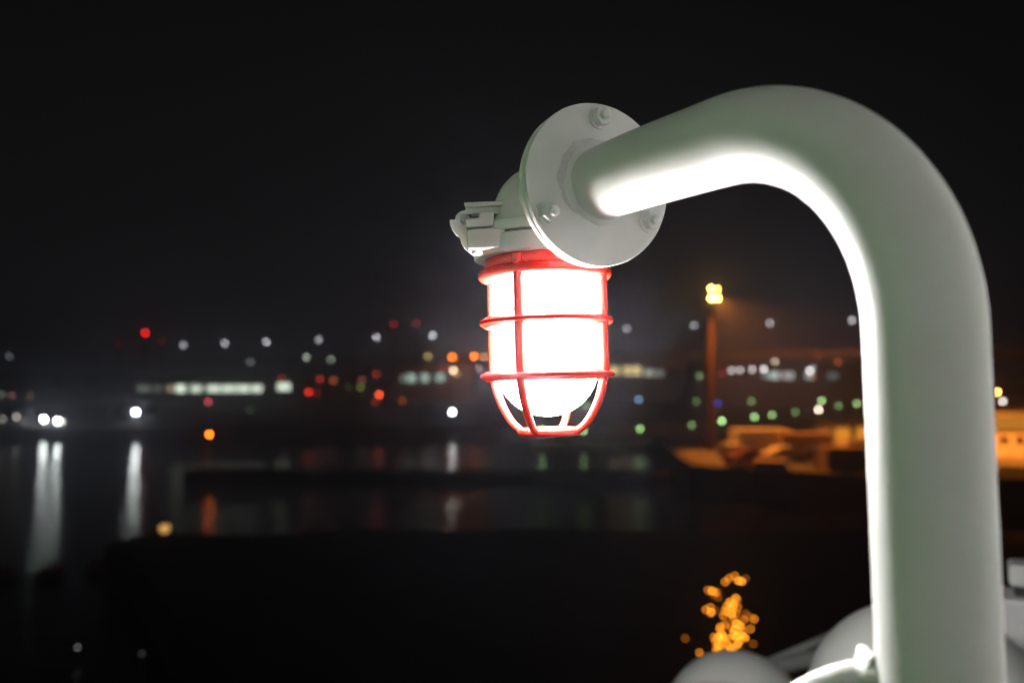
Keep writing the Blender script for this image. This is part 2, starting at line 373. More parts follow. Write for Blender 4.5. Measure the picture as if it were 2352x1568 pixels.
# tall sodium floodlight mast
MY = 90.0
mb = P(1632, 1032, MY); mt = P(1640, 676, MY)
ms = empty('floodlight_mast', (mb.x, MY, 3), 'tall floodlight mast with glaring yellow orange lamps on the quay', 'light mast')
MB().tube([(mb.x, MY, 3), (mb.x, MY, mt.z + .6)], [.62, .44], 14).build('pole', mat('mast_brown_paint', (.045, .019, .013), .7), ms)
MB().box((mt.x, MY - .45, mt.z + .1), (2.2, .25, .25)).box((mt.x, MY - .45, mt.z - 1.0), (2.2, .25, .25)).box((mb.x, MY - .4, mt.z - .3), (.2, .8, 2.6)).build('lamp_frame', GALV, ms)
SOD = (1.0, .52, .10)
for (u, v, T) in [(1634, 663, 5), (1647, 664, 2.5), (1634, 685, 7), (1648, 685, 6)]:
    W = P(u, v, MY - .9)
    g = glow('sodium_light_%d' % u, SOD, lum(T, MY, 2.8)); r = 2.8 * MY / 796 / 2
    h = MB().box((W.x, W.y + r * .9, W.z), (r * 2.3, r * .9, r * 2.2)).build('lamp_head', DARKS, ms, bevel=.02)
    MB().ball(W, r, 12, 8, (1, .55, 1)).build('lens', g, ms)
pl = bpy.data.lights.new('sodium_light', 'SPOT'); pl.energy = 46000; pl.color = (1, .27, .03); pl.spot_size = R(110); pl.spot_blend = .4; pl.shadow_soft_size = .6
po = bpy.data.objects.new('sodium_light', pl); col.objects.link(po); po.parent = ms; po.location = Vector((mt.x, MY - 1.6, mt.z - .6)) - ms.location
po.rotation_euler = (R(-16), R(-32), 0)

# ------------------------------------------------------------------ buildings of the shore
def building(u0, u1, vtop, Y, depth, m, label, windows, cat='building', name='harbour_shed', zg=2., roof='flat', group=None):
    x0, x1 = P(u0, 850, Y).x, P(u1, 850, Y).x; zt = P(0, vtop, Y).z
    o = empty(name, ((x0 + x1) / 2, Y, zg), label, cat, group)
    MB().box(((x0 + x1) / 2, Y + depth / 2, (zg + zt) / 2), (x1 - x0, depth, zt - zg)).build('wall', m, o)
    if roof == 'gable':
        MB().prism([(x0 - .4, Y - .5, zt + .004), (x1 + .4, Y - .5, zt + .004), (x1 + .4, Y + depth / 2, zt + 2.5), (x0 - .4, Y + depth / 2, zt + 2.5)], (0, 0, .18)).prism(
            [(x0 - .4, Y + depth + .5, zt + .004), (x0 - .4, Y + depth / 2, zt + 2.5), (x1 + .4, Y + depth / 2, zt + 2.5), (x1 + .4, Y + depth + .5, zt + .004)], (0, 0, .18)).build('roof', ROOFM, o)
    else:
        MB().box(((x0 + x1) / 2, Y + depth / 2, zt + .2), (x1 - x0 + .6, depth + .6, .4)).build('roof', ROOFM, o)
    for (a, bb, v0, v1, c, T) in windows:
        p, q = P(a, v0, Y), P(bb, v1, Y); xa, xb = min(p.x, q.x), max(p.x, q.x); za, zb = min(p.z, q.z), max(p.z, q.z)
        LAMP_I[0] += 1
        wd_ = MB().box(((xa + xb) / 2, Y - .03, (za + zb) / 2), (xb - xa, .05, zb - za)).build('window', glow('window_light_%d' % LAMP_I[0], c, T * math.exp(HAZE * .7 * Y)) if T else GLASSD, o)
        fr = MB(); t = .09
        fr.box(((xa + xb) / 2, Y - .06, zb + t / 2), (xb - xa + 2 * t, .12, t)).box(((xa + xb) / 2, Y - .06, za - t / 2), (xb - xa + 2 * t, .12, t))
        fr.box((xa - t / 2, Y - .06, (za + zb) / 2), (t, .12, zb - za)).box((xb + t / 2, Y - .06, (za + zb) / 2), (t, .12, zb - za))
        for kk in range(1, max(1, int((xb - xa) / 1.6)) + 0):
            fr.box((xa + (xb - xa) * kk / int((xb - xa) / 1.6), Y - .07, (za + zb) / 2), (.06, .06, zb - za))
        fr.build('frame', DARKS, wd_)
    return o
WW = (.86, 1.0, .80)
def win(a, b_, v, c, T, h=13): return (a, b_, v - h / 2, v + h / 2, c, T)
building(296, 690, 866, 232, 22, CLAD, 'long low shed with a bright ribbon of greenish white windows', [
    win(316, 344, 892, WW, .16), win(352, 374, 892, WW, .10), win(386, 396, 892, (1, .75, .5), .55), win(404, 426, 892, WW, 1.3, 16), win(438, 464, 892, WW, 1.0, 15),
    win(476, 506, 892, WW, 1.1, 15), win(510, 540, 892, WW, 1.1, 15), win(544, 574, 892, WW, 1.15, 15), win(578, 602, 892, WW, 1.1, 15), win(638, 666, 888, WW, 1.35, 16)])
building(690, 905, 880, 250, 20, CLAD, 'dark low shed behind the red lamps of the far shore', [win(724, 746, 896, WW, 0), win(780, 802, 896, WW, 0)])
building(905, 1085, 838, 262, 24, CLAD, 'dark block left of the guard with three pale green windows', [
    win(922, 932, 869, WW, .25, 15), win(936, 954, 868, (.75, 1, .85), .55, 18), win(968, 986, 867, (.75, 1, .85), .55, 18), win(1002, 1022, 866, (.7, 1, .85), .5, 18)])
building(1392, 1560, 832, 240, 20, CLAD, 'dark block right of the guard with yellow lit windows', [
    win(1398, 1422, 851, (1, .78, .35), .75, 18), win(1432, 1449, 851, (1, .78, .35), .75, 20), win(1452, 1472, 851, (1, .78, .35), .75, 20), win(1480, 1500, 856, (.95, .95, .8), .45), win(1505, 1524, 857, (.9, .95, .9), .2)])
building(1640, 1985, 838, 214, 20, CLAD, 'wide block right of the mast with a row of white windows', [
    win(1752, 1766, 862, (.85, 1, .95), .3), win(1768, 1790, 862, (.85, 1, .95), .6, 16), win(1797, 1806, 862, (1, .8, .8), .6, 16), win(1809, 1822, 862, (.85, 1, .95), .55, 16),
    win(1850, 1866, 862, (.85, 1, .95), .5, 16), win(1900, 1925, 863, (.7, 1, .9), .12, 14)])
building(-40, 290, 858, 260, 20, CLAD, 'dark low building along the far left skyline', [win(40, 70, 880, WW, 0), win(120, 150, 880, WW, 0), win(200, 226, 880, WW, 0)])
building(-60, 235, 962, 165, 12, CLADW, 'pale quay shed behind the bright pair of floodlights', [win(20, 40, 974, WW, 0), win(160, 190, 974, WW, 0)], roof='gable')
building(262, 318, 958, 160, 10, CLADW, 'small pale hut under the single bright floodlight', [win(276, 292, 968, WW, 0)], roof='gable', name='quay_hut', cat='hut')
building(1905, 2020, 980, 98, 9, CLADW, 'low kiosk with two glowing orange windows beside the pipe', [win(1917, 1953, 995, (1, .36, .03), .72, 26), win(1966, 1996, 992, (1, .36, .03), .72, 28)], name='quay_kiosk', cat='kiosk', zg=3.)
bo = building(2225, 2520, 955, 82, 12, CLADW, 'pale quay building glowing orange at the right edge', [win(2240, 2268, 1010, WW, 0), win(2296, 2316, 1010, WW, 0), win(2334, 2350, 1010, WW, 0)], name='quay_building', zg=3.)
xa = P(2250, 962, 81).x; xb_ = P(2400, 962, 81).x
MB().box(((xa + xb_) / 2, 81.2, P(0, 972, 81.2).z), (xb_ - xa, .3, 1.4)).build('glow_band', glow('band_glow', (1, .36, .04), .62), bo)  # orange band that glows along the top of the building
pl2 = bpy.data.lights.new('quay_light', 'SPOT'); pl2.energy = 17000; pl2.spot_size = R(130); pl2.spot_blend = .5; pl2.color = (1, .27, .03); pl2.shadow_soft_size = .3  # unseen lamp added to throw orange light onto the quay building
po2 = bpy.data.objects.new('quay_light', pl2); col.objects.link(po2)
ql = P(2420, 930, 74)
qm = empty('added_quay_lamp', (ql.x, ql.y, 3), 'added sodium lamp on a post, unseen beyond the right edge', 'added quay lamp')
MB().tube([(ql.x, ql.y, 3), (ql.x, ql.y, ql.z + .4)], .08, 8).build('post', GALV, qm)
MB().lathe([(.05, .5), (.3, .38), (.3, .33), (.05, .4)], Matrix.Translation(ql), 10, closed=True).build('cap', DARKS, qm)
MB().ball(ql, .14, 10, 8).build('lens', glow('added_quay_lens', (1, .45, .08), 60), qm)
po2.parent = qm; po2.location = ql - qm.location + Vector((0, .4, 0)); po2.rotation_euler = (R(62), 0, 0)

# cars and boxes on the orange lit quay
def car(u, v, m, ry, label):
    z = 3.0; Y = (12 - z) * FPX / (v - 850); W = P(u, v, Y)
    o = empty('parked_car', (W.x, Y, z), label, 'car', 'vehicles parked on the quay')
    M = Matrix.Rotation(ry, 3, 'Z'); base = Vector((W.x, Y, z))
    def T(x, y, zz): return base + M @ Vector((x, y, zz))
    sd_ = [(-2.1, .35), (-2.15, .75), (-1.95, .98), (-1.35, 1.02), (-.85, 1.45), (.6, 1.5), (1.25, 1.03), (2.0, .9), (2.15, .6), (2.1, .35)]
    MB().prism([T(x, -.86, zz) for x, zz in sd_], M @ Vector((0, 1.72, 0))).build('body', m, o, bevel=.06)
    for y in (-.875, .865):
        MB().prism([T(x, y, zz) for x, zz in [(-1.15, 1.05), (-.78, 1.38), (.5, 1.42), (1.0, 1.05)]], M @ Vector((0, .012, 0))).build('side_window', GLASSD, o)
    for x in (-1.35, 1.35):
        for y in (-.8, .8):
            w_ = MB().tube([T(x, y - .11, .32), T(x, y + .11, .32)], .32, 14).build('wheel', RUBBER, o)
            MB().tube([T(x, y - .12, .32), T(x, y + .12, .32)], .18, 10).build('rim', GALV, w_)
PAINTR = mat('dark_red_paint', (.16, .012, .012), .3); PAINTW = mat('pale_paint', (.62, .60, .56), .3); PAINTD = mat('dark_paint', (.03, .03, .035), .3)
car(1712, 1066, PAINTR, .5, 'dark red car parked on the orange lit quay')
car(1800, 1058, PAINTW, .2, 'pale car parked right of the dark red one')
car(1880, 1062, PAINTD, -.3, 'dark car parked below the kiosk on the quay')
def crate(u, v, size, m, label, rz=0.):
    Y = 9 * FPX / (v - 850); W = P(u, v, Y)
    o = empty('cargo_container', (W.x, Y, 3), label, 'container', 'containers on the quay')
    M = Matrix.Rotation(rz, 3, 'Z')
    MB().box((W.x, Y, 3 + size[2] / 2 + .02), size, M).build('body', m, o)
    mm = MB(); n = int(size[0] / .35)
    for i in range(n):
        mm.box(Vector((W.x, Y, 3 + size[2] / 2 + .02)) + M @ Vector((-size[0] / 2 + (i + .5) * size[0] / n, -size[1] / 2 - .03, 0)), (.15, .06, size[2] - .3), M)
    mm.build('corrugated_side', m, o)['kind'] = 'stuff'
    for sx in (-1, 1):
        for sy in (-1, 1):
            MB().box(Vector((W.x, Y, 3 + size[2] / 2 + .02)) + M @ Vector((sx * size[0] / 2, sy * size[1] / 2, 0)), (.17, .17, size[2] + .05), M).build('corner_post', m, o)
crate(1745, 1034, (6, 2.4, 2.4), PAINTW, 'pale cargo container standing behind the parked cars', .15)
crate(1850, 1040, (5, 2.4, 2.2), mat('tan_paint', (.36, .25, .12), .5), 'tan cargo container left of the orange kiosk', -.2)
crate(1935, 1075, (4, 2.4, 2.0), mat('tan_paint', (.36, .25, .12), .5), 'tan cargo container in front of the orange kiosk', .1)

crate(1682, 1046, (2.2, 1.6, 1.3), PAINTW, 'short pale container at the foot of the floodlight mast', .4)
crate(1770, 1078, (2.6, 1.8, .9), mat('ochre_paint', (.42, .28, .10), .5), 'low ochre container in front of the pale car', -.3)
crate(1965, 1050, (3.0, 2.2, 1.9), PAINTW, 'pale container half hidden by the bent pipe', .2)
# red floating boom on the left
def flo(u0, v0, u1, v1, rr, m, label, band=True):
    a_, b_ = (P(u, v, 12 * FPX / (v - 850)) for u, v in ((u0, v0), (u1, v1))); a_.z = b_.z = rr * .45
    d = (b_ - a_); n = d.length
    o = empty('boom_float', ((a_ + b_) / 2).to_tuple(), label, 'boom float', 'floats of the harbour boom')
    MB().tube([a_, a_ + d * .08, a_ + d * .92, b_], [rr * .4, rr, rr, rr * .4], 12).build('body', m, o)
    for t in (.3, .64): MB().tube([a_ + d * t, a_ + d * (t + .06)], rr * 1.05, 12).build('band', BOOMY, o)
flo(82, 1318, 146, 1314, .42, BOOMR, 'red boom float under the pair of white streaks')
flo(200, 1306, 286, 1304, .42, BOOMR, 'red and yellow boom float between the two white streak groups')
flo(302, 1285, 362, 1222, .45, BOOMR, 'slanting red boom float leading up to the yellow pier light')
flo(-30, 1322, 30, 1320, .42, BOOMR, 'red boom float cut by the left edge')
# pier lantern
ly = 48.5; lw = P(378, 1212, ly)
lo = empty('pier_lantern', (lw.x, ly, 2.0), 'blurred yellow lantern at the corner of the dark pier', 'lantern')
MB().tube([(lw.x, ly, 0.0), (lw.x, ly, lw.z - .3)], .12, 10).build('post', DARKS, lo)
MB().ball(lw, .30, 14, 10).build('lens', glow('pier_lantern_light', (1.0, .52, .14), .85), lo)
MB().lathe([(.03, .45), (.34, .30), (.34, .26), (.03, .38)], Matrix.Translation(lw), 14, closed=True).build('cap', DARKS, lo)

# small conifer wrapped in orange fairy lights
TY = 23.0; tb = P(1672, 1600, TY)
tr = empty('christmas_tree', (tb.x, TY, 2.4), 'small conifer covered in glowing orange fairy lights', 'tree')
MB().tube([(tb.x, TY, 2.4), (tb.x, TY, 6.0)], [.09, .02], 8).build('trunk', BARK, tr)
cr = MB(); rnd = random.Random(3); TH = 3.55
for i in range(900):
    t = rnd.random() ** 1.3; z = 2.75 + t * (TH - .35); rad = (.80 * (1 - t) + .12) * (.35 + .65 * rnd.random())
    an = rnd.random() * 6.283; p = Vector((tb.x + math.cos(an) * rad, TY + math.sin(an) * rad, z - rad * .25))
    d = Vector((math.cos(an), math.sin(an), -.35 + .3 * rnd.random())); s_ = Vector((-d.y, d.x, .2 * rnd.random()))
    l_ = .12 + .1 * rnd.random()
    cr.add([p, p + d * l_ + s_ * .03, p + d * l_ * 1.5, p + d * l_ - s_ * .03], [(0, 1, 2, 3)])
cr.build('crown', LEAF, tr)
e_ = 2.2; br = e_ * TY / 796 / 2
bulb_mats = [glow('fairy_light_%d' % i, (1.0, .25 + .045 * i, .012 + .006 * i), T * (9.6 / e_) ** 2) for i, T in enumerate((.12, .34, .60))]
bulb_me = None
def bulb(u, v, k, dy=0.):
    global bulb_me
    W = P(u, v, TY + dy)
    key = k
    if bulb_me is None: bulb_me = {}
    if key not in bulb_me:
        o = MB().ball((0, 0, 0), br, 8, 6).build('bulb', bulb_mats[k], tr); bulb_me[key] = o.data
        o.matrix_parent_inverse = Matrix.Identity(4)
    else:
        o = bpy.data.objects.new('bulb', bulb_me[key]); col.objects.link(o); o.parent = tr
    o.location = W - tr.location
# bright ones read off the photograph, then a denser scatter of the fainter
BR = [(1675, 1327, 1), (1688, 1322, 1), (1696, 1333, 2), (1704, 1334, 2), (1712, 1328, 0), (1665, 1336, 1), (1672, 1332, 0), (1636, 1356, 2), (1628, 1357, 0), (1648, 1358, 0), (1640, 1366, 0), (1650, 1372, 0),
      (1690, 1373, 2), (1676, 1382, 2), (1684, 1388, 2), (1668, 1392, 1), (1694, 1393, 1), (1634, 1405, 2), (1630, 1408, 0), (1642, 1400, 0), (1672, 1402, 1), (1680, 1408, 2), (1690, 1408, 1), (1712, 1408, 0), (1720, 1414, 0),
      (1733, 1421, 1), (1726, 1420, 0), (1665, 1433, 1), (1655, 1438, 1), (1692, 1431, 2), (1700, 1437, 2), (1688, 1444, 2), (1680, 1440, 1), (1724, 1443, 1), (1640, 1462, 1), (1650, 1462, 2), (1660, 1456, 1), (1666, 1464, 1), (1694, 1460, 2),
      (1704, 1458, 2), (1712, 1463, 2), (1700, 1470, 1), (1684, 1456, 2), (1676, 1466, 1), (1650, 1481, 2), (1658, 1476, 1), (1644, 1488, 1), (1678, 1487, 2), (1688, 1484, 1), (1664, 1492, 1), (1655, 1498, 1), (1668, 1500, 1), (1607, 1498, 1), (1592, 1531, 1),
      (1588, 1533, 0), (1730, 1478, 0), (1574, 1465, 0), (1670, 1478, 1), (1695, 1477, 2), (1706, 1446, 1), (1640, 1500, 0), (1690, 1500, 1), (1700, 1494, 0), (1648, 1512, 1), (1672, 1515, 1), (1630, 1520, 0)]
for u, v, k in BR: bulb(u, v, k, rnd.uniform(-.9, -.3))
for i in range(22):
    u, v, k = BR[rnd.randrange(7, 52)]
    bulb(u + rnd.gauss(0, 9), v + rnd.gauss(0, 8), rnd.choice((0, 0, 1, 1, 2)), rnd.uniform(-.9, -.3))

# ------------------------------------------------------------------ the ship's deck, with unseen walls and roof added to bounce lamplight
slab('ship_deck', [(-1.4, -.5), (3.6, -.5), (3.6, 4.4), (2.2, 4.4), (.88, 2.95), (.1, 2.95), (.1, 1.25), (-1.4, 1.25)], 10.55, 10.62, DECKG)
for nm, cx_, cy_, sx_, sy_ in (('back_bounce_wall', -.205, -.35, 1.78, .10), ('right_bounce_wall', .74, .36, .10, 1.30)):  # unseen white walls added to bounce lamp light onto pipe and flange
    dh = MB().box((cx_, cy_, 12.34), (sx_, sy_, 1.5)).build(nm, DECKW); dh['kind'] = 'structure'
    MB().box((cx_, cy_, 11.105), (sx_ + .012, sy_ + .012, .97)).build('fill_cut_band', FILLCUT, dh)  # dark lower band added to cut the bounced fill on the lower pipe
dh = MB().box((.0, .06, 13.13), (2.4, 1.06, .06)).build('bounce_roof_overhang', DECKW); dh['kind'] = 'structure'  # unseen roof added to return more bounced light
bw = MB().box((-.98, .25, 11.7), (.06, 1.4, 2.15)).build('green_bounce_wall', GREENW); bw['kind'] = 'structure'  # unseen panel added to bounce a green tint onto left-facing sides

# radomes and a mushroom vent on the deck
def radome(c, r, label):
    c = Vector(c)
    o = empty('radome', (c.x, c.y, 10.62), label, 'radome', 'white radomes on the deck')
    M = Matrix.Translation(c)
    MB().lathe([(max(r * math.cos(t), 1e-4), r * math.sin(t)) for t in [math.pi / 2 - i * (math.pi / 2 + .45) / 22 for i in range(23)]], M, 64).build('dome', GRP, o)
    zb = -r * math.sin(.45); rb = r * math.cos(.45)
    MB().lathe([(rb - .004, zb + .001), (rb + .012, zb), (rb + .012, zb - .022), (rb * .75, zb - .06), (rb * .45, zb - .09), (.01, zb - .09)], M, 48).build('skirt', GRP, o)
    MB().tube([c + Vector((0, 0, zb - .085)), (c.x, c.y, 10.635)], .055, 20).build('pedestal', GRP, o)
    MB().tube([(c.x, c.y, 10.622), (c.x, c.y, 10.64)], .11, 24).build('foot', GALV, o)
radome(P(2128, 1655, 1.62), .232, 'large white radome behind the foot of the bent pipe')
radome(P(1694, 1672, 2.05), .187, 'smaller white radome below the orange fairy light tree')
vc = P(1665, 1650, 1.55)
mv = empty('mushroom_vent', (vc.x, vc.y, 10.62), 'low white mushroom vent in front of the smaller radome', 'vent')
Mv = Matrix.Translation(vc)
MB().lathe([(.0001, .052), (.04, .050), (.075, .043), (.105, .030), (.128, .008), (.134, -.012), (.130, -.022), (.115, -.020), (.01, -.018)], Mv, 56).build('cap', GRP, mv)
MB().tube([vc + Vector((0, 0, -.018)), (vc.x, vc.y, 10.622)], .085, 28).build('stem', GRP, mv)

# locker with overhanging lid at the right edge
lc = P(2316, 1296, 1.85)
lk = empty('deck_cabinet', (lc.x, lc.y, 10.62), 'white slim deck cabinet on a wider plinth at the right edge', 'cabinet')
Ml = Matrix.Rotation(R(-30), 3, 'Z'); zt_, zs_ = lc.z, P(2316, 1362, 1.85).z
ex, ey = Ml @ Vector((1, 0, 0)), Ml @ Vector((0, 1, 0))
def lbox(o_, w_, d_, z0, z1):
    p_ = Vector((lc.x, lc.y, 0)) + ex * (-o_) + ey * (-o_)
    return [p_ + Vector((0, 0, z0)), p_ + ex * w_ + Vector((0, 0, z0)), p_ + ex * w_ + ey * d_ + Vector((0, 0, z0)), p_ + ey * d_ + Vector((0, 0, z0))], (0, 0, z1 - z0)
MB().prism(*lbox(0, 1.1, .09, zs_ + .015, zt_)).build('body', DECKW, lk, bevel=.01)
MB().prism(*lbox(-.012, 1.07, .07, zs_ - .01, zs_ + .016)).build('seam', STRAP, lk)
MB().prism(*lbox(.025, 1.3, .14, 10.62, zs_ - .008)).build('plinth', DECKW, lk, bevel=.01)

# handrail beyond the canisters
hr = empty('deck_rail', (1.2, 2.9, 10.62), 'two grey deck rails slanting behind the canisters', 'railing')
for (a_, b_, rr, nm) in ((P(1735, 1532, 2.75), P(2050, 1400, 3.0), .014, 'rail'), (P(1745, 1540, 2.70), P(2050, 1470, 2.98), .028, 'rail')):
    MB().tube([a_, a_.lerp(b_, .5), b_], rr, 10).build(nm, WHITE, hr)
for t in (.15, .6, .95):
    p = P(1735, 1532, 2.75).lerp(P(2050, 1400, 3.0), t)
    MB().tube([p, (p.x, p.y, 10.62)], .013, 8).build('stanchion', WHITE, hr)

# ------------------------------------------------------------------ the lamp on its gooseneck pipe
LEAN = R(1.4)
DN = Vector((math.sin(LEAN), 0, -math.cos(LEAN)))
F = P(1377, 424, .74)                                   # centre of the pipe flange, face towards the camera
B = P(2157, 1568, .47)
PR = .0338
topV = B - DN * ((F.z - B.z) / math.cos(LEAN))          # where the upright axis meets the height of the flange
hv = Vector((topV.x - F.x, topV.y - F.y, 0)); LH = hv.length; hv.normalize()
BR_ = .150
lampo = empty('caged_deck_lamp', (B + DN * .75).to_tuple(), 'lit deck lamp with red guard hanging from a bent white pipe', 'deck lamp')
lampo.location.z = 10.62
path = [F + hv * (LH - BR_) * i / 8 for i in range(9)]
cc = F + hv * (LH - BR_) + DN * BR_
for i in range(1, 25):
    t = i / 24 * math.pi / 2
    path.append(cc + hv * BR_ * math.sin(t) - DN * BR_ * math.cos(t))
end = path[-1]
FAZ = R(25.0)
NV = Vector((math.sin(FAZ), -math.cos(FAZ), 0))          # flange normal; the pipe leaves it square and swings over
lat = Vector((-hv.y, hv.x, 0)); sl = NV.dot(lat) / NV.dot(hv)
for i, p in enumerate(path):
    s_ = (p - F).dot(hv); S_ = LH * .85
    if s_ < S_: path[i] = p + lat * sl * s_ * (1 - s_ / S_) ** 2
for i in range(1, 13): path.append(end + DN * (end.z - 10.62) / math.cos(LEAN) * i / 12)
MB().tube(path, PR, 64).build('gooseneck_pipe', PIPE, lampo)
bp_ = path[-1]
MB().lathe([(PR, .012), (.085, .012), (.085, .0), (PR, .0)], Matrix.Translation(bp_), 40, closed=True).build('foot_plate', WHITE, lampo, bevel=.001)

# flange plates
hv = NV.copy()
RT = Vector((-hv.y, hv.x, 0)) if (-hv.y) > 0 else Vector((hv.y, -hv.x, 0))
MF = Matrix(((RT.x, 0, hv.x, F.x), (RT.y, 0, hv.y, F.y), (0, 1, 0, F.z), (0, 0, 0, 1)))   # local z = face normal, y = up
FR = .0768
def disc(r, z0, z1, name, m, bev=.0008, parent=lampo, wob=0):
    n = 96; vs = []
    for z in (z0, z1):
        for k_ in range(n):
            t = 2 * math.pi * k_ / n; rr = r + wob * (math.sin(3 * t + 1) + .6 * math.sin(7 * t) + .4 * random.uniform(-1, 1))
            vs.append(MF @ Vector((rr * math.cos(t), rr * math.sin(t), z)))
    fs = [tuple(range(n, 2 * n)), tuple(range(n - 1, -1, -1))] + [(i, (i + 1) % n, (i + 1) % n + n, i + n) for i in range(n)]
    return MB().add(vs, fs).build(name, m, parent, bevel=bev)
fl = disc(FR, -.0062, 0, 'pipe_flange', CAST, wob=.00018)
disc(FR - .0018, -.0085, -.0060, 'gasket', RUBBER, bev=None)
disc(FR - .0004, -.0165, -.0085, 'housing_flange', CAST, bev=.0012)
# weld bead round the pipe: uneven
vs = []; n = 160; m_ = 9
rw = random.Random(11); ph = [rw.uniform(0, 6.28) for _ in range(6)]
for k_ in range(n):
    t = 2 * math.pi * k_ / n
    wv = .0046 + .0010 * math.sin(5 * t + ph[0]) + .0006 * math.sin(13 * t + ph[1])
    left = 0
    hgt = .0062 + .0006 * math.sin(7 * t + ph[3])
    for j in range(m_):
        s = j / (m_ - 1)
        rr = PR - .0003 + wv * s; zz = hgt * (1 - s) ** 1.7 + (.0011 * left + .0004) * (1 - s ** 6) - (.0006 if s == 1 else 0)
        vs.append(MF @ Vector((rr * math.cos(t), rr * math.sin(t), zz)))
fs = [(k_ * m_ + j, ((k_ + 1) % n) * m_ + j, ((k_ + 1) % n) * m_ + j + 1, k_ * m_ + j + 1) for k_ in range(n) for j in range(m_ - 1)]
MB().add(vs, fs, True).build('weld_bead', CAST, lampo)
# thin patch of darker grey round the weld, ragged on the left
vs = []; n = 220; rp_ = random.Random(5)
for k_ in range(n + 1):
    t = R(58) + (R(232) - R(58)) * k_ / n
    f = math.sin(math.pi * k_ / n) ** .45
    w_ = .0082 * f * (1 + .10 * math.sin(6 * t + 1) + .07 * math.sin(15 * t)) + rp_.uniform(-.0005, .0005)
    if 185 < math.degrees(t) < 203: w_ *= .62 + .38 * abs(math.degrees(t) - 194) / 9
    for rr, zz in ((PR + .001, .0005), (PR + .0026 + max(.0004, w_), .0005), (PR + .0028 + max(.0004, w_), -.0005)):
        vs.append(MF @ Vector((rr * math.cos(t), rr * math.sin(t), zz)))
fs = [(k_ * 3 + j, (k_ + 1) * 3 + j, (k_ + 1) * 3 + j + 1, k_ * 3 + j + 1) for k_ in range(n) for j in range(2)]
MB().add(vs, fs).build('grey_patch', mat('patch_grey', (.66, .65, .66), .6, var=.12, scale=120), fl)
# nuts with washers and studs
for an, rot in ((90, 12), (210, 25), (331, 5)):
    c_ = Vector((.0632 * math.cos(R(an)), .0632 * math.sin(R(an)), 0))
    MN = MF @ Matrix.Translation(c_) @ Matrix.Rotation(R(rot), 4, 'Z')
    wz = 0
    wa = MB().lathe([(.0042, .0000), (.0112, .0000), (.0112, .0016), (.0042, .0016)], MN, 28, closed=True, smooth=False).build('washer', CAST, lampo)
    hexp = [MN @ Vector((.0094 * math.cos(R(60 * i)), .0094 * math.sin(R(60 * i)), .0016)) for i in range(6)]
    nu = MB().prism(hexp, (MF.to_3x3() @ Vector((0, 0, 1))) * .0078).build('nut', CAST, lampo, bevel=.0004)
    MB().lathe([(.0001, .0152), (.0040, .0152), (.0047, .0144), (.0047, .006)], MN, 20).build('stud', CAST, nu)

# lamp axis
LK = .834 / .824
A0 = P(1257, 850, .834)
Mx = Matrix.Translation(A0) @ Matrix.Rotation(-LEAN, 4, 'Y') @ Matrix.Rotation(R(-1.5), 4, 'X') @ Matrix.Diagonal((LK, LK, LK, 1))
def lz(prof, name, m, parent=lampo, closed=True, n=72, bev=None):
    return MB().lathe(prof, Mx, n, closed=closed).build(name, m, parent, bevel=bev)
# housing: dome over the lamp axis plus stub to the flange
dome = [(.0001, .2135)] + [(.0525 * math.sin(t), .161 + .0525 * math.cos(t)) for t in [i * math.pi / 2 / 14 for i in range(1, 15)]] + [(.0535, .146), (.0535, .140), (.01, .140)]
ho = MB().lathe(dome, Mx, 64)
st = F - hv * .016
axp = A0 + Vector((-math.sin(LEAN), 0, 0)) * .17 + Vector((0, 0, F.z - A0.z))
axp.z = F.z
ho.tube([st, st.lerp(axp, .3), axp], [.050, .044, .042], 48)
ho.build('housing', CAST, lampo)
# ribs running from the housing down to the collar
def ring(r0, r1, z0, z1, ch=.0008):
    return [(r0, z0), (r1 - ch, z0), (r1, z0 + ch), (r1, z1 - ch), (r1 - ch, z1), (r0, z1)]
lz(ring(.040, .0735, .1362, .1468), 'upper_collar', CAST)
lz(ring(.040, .0700, .1330, .1366), 'seal', RUBBER)
lz(ring(.040, .0730, .1150, .1336, .0015), 'lower_collar', CAST)
# hinge and latch on the left, outlines in the plane facing the camera, each with real depth
def Hh(x, y, Y): return P((1780 + x / 5.6) * .57422, (780 + y / 5.6) * .57422, Y * LK)
def plate(pts, y0, y1, name, m=CAST, bev=.0011, parent=lampo, segs=3):
    return MB().prism([Hh(x, y, y0) for x, y in pts], (0, y1 - y0, 0)).build(name, m, parent, bevel=bev, segs=segs)
plate([(455, 545), (760, 500), (760, 378), (1092, 368), (1088, 690), (470, 722)], .772, .800, 'upper_lug')
lug = plate([(492, 780), (640, 748), (1362, 738), (1358, 1170), (880, 1195), (520, 1205), (492, 1140)], .770, .800, 'lower_lug', bev=.0016)
plate([(425, 165), (1300, 132), (1300, 235), (440, 268)], .795, .812, 'hinge_plate', bev=.0006)
plate([(450, 268), (1300, 235), (1300, 420), (460, 440)], .800, .812, 'hinge_web', bev=.0006)
wing = [(100, 562), (118, 548), (225, 552), (235, 470), (300, 390), (380, 348), (470, 338), (560, 356), (640, 410), (660, 520), (640, 700), (700, 1000), (760, 1362), (650, 1345), (520, 1262), (420, 1170), (355, 1060), (332, 945), (240, 880), (165, 800), (115, 690)]
wg = plate(wing, .806, .817, 'wing_latch', bev=.0012)
pc = Hh(445, 560, .803)
MB().tube([pc + Vector((0, -.010, 0)), pc + Vector((0, .018, 0))], .0044, 20).build('hinge_pin', GALV, lampo)
MB().lathe([(.0046, -.0035), (.0068, -.0035), (.0068, 0), (.0046, 0)], Matrix.Translation(pc + Vector((0, .004, 0))) @ Matrix.Rotation(math.pi / 2, 4, 'X'), 24, closed=True).build('pin_washer', CAST, wg)
pb = Hh(715, 1215, .785)
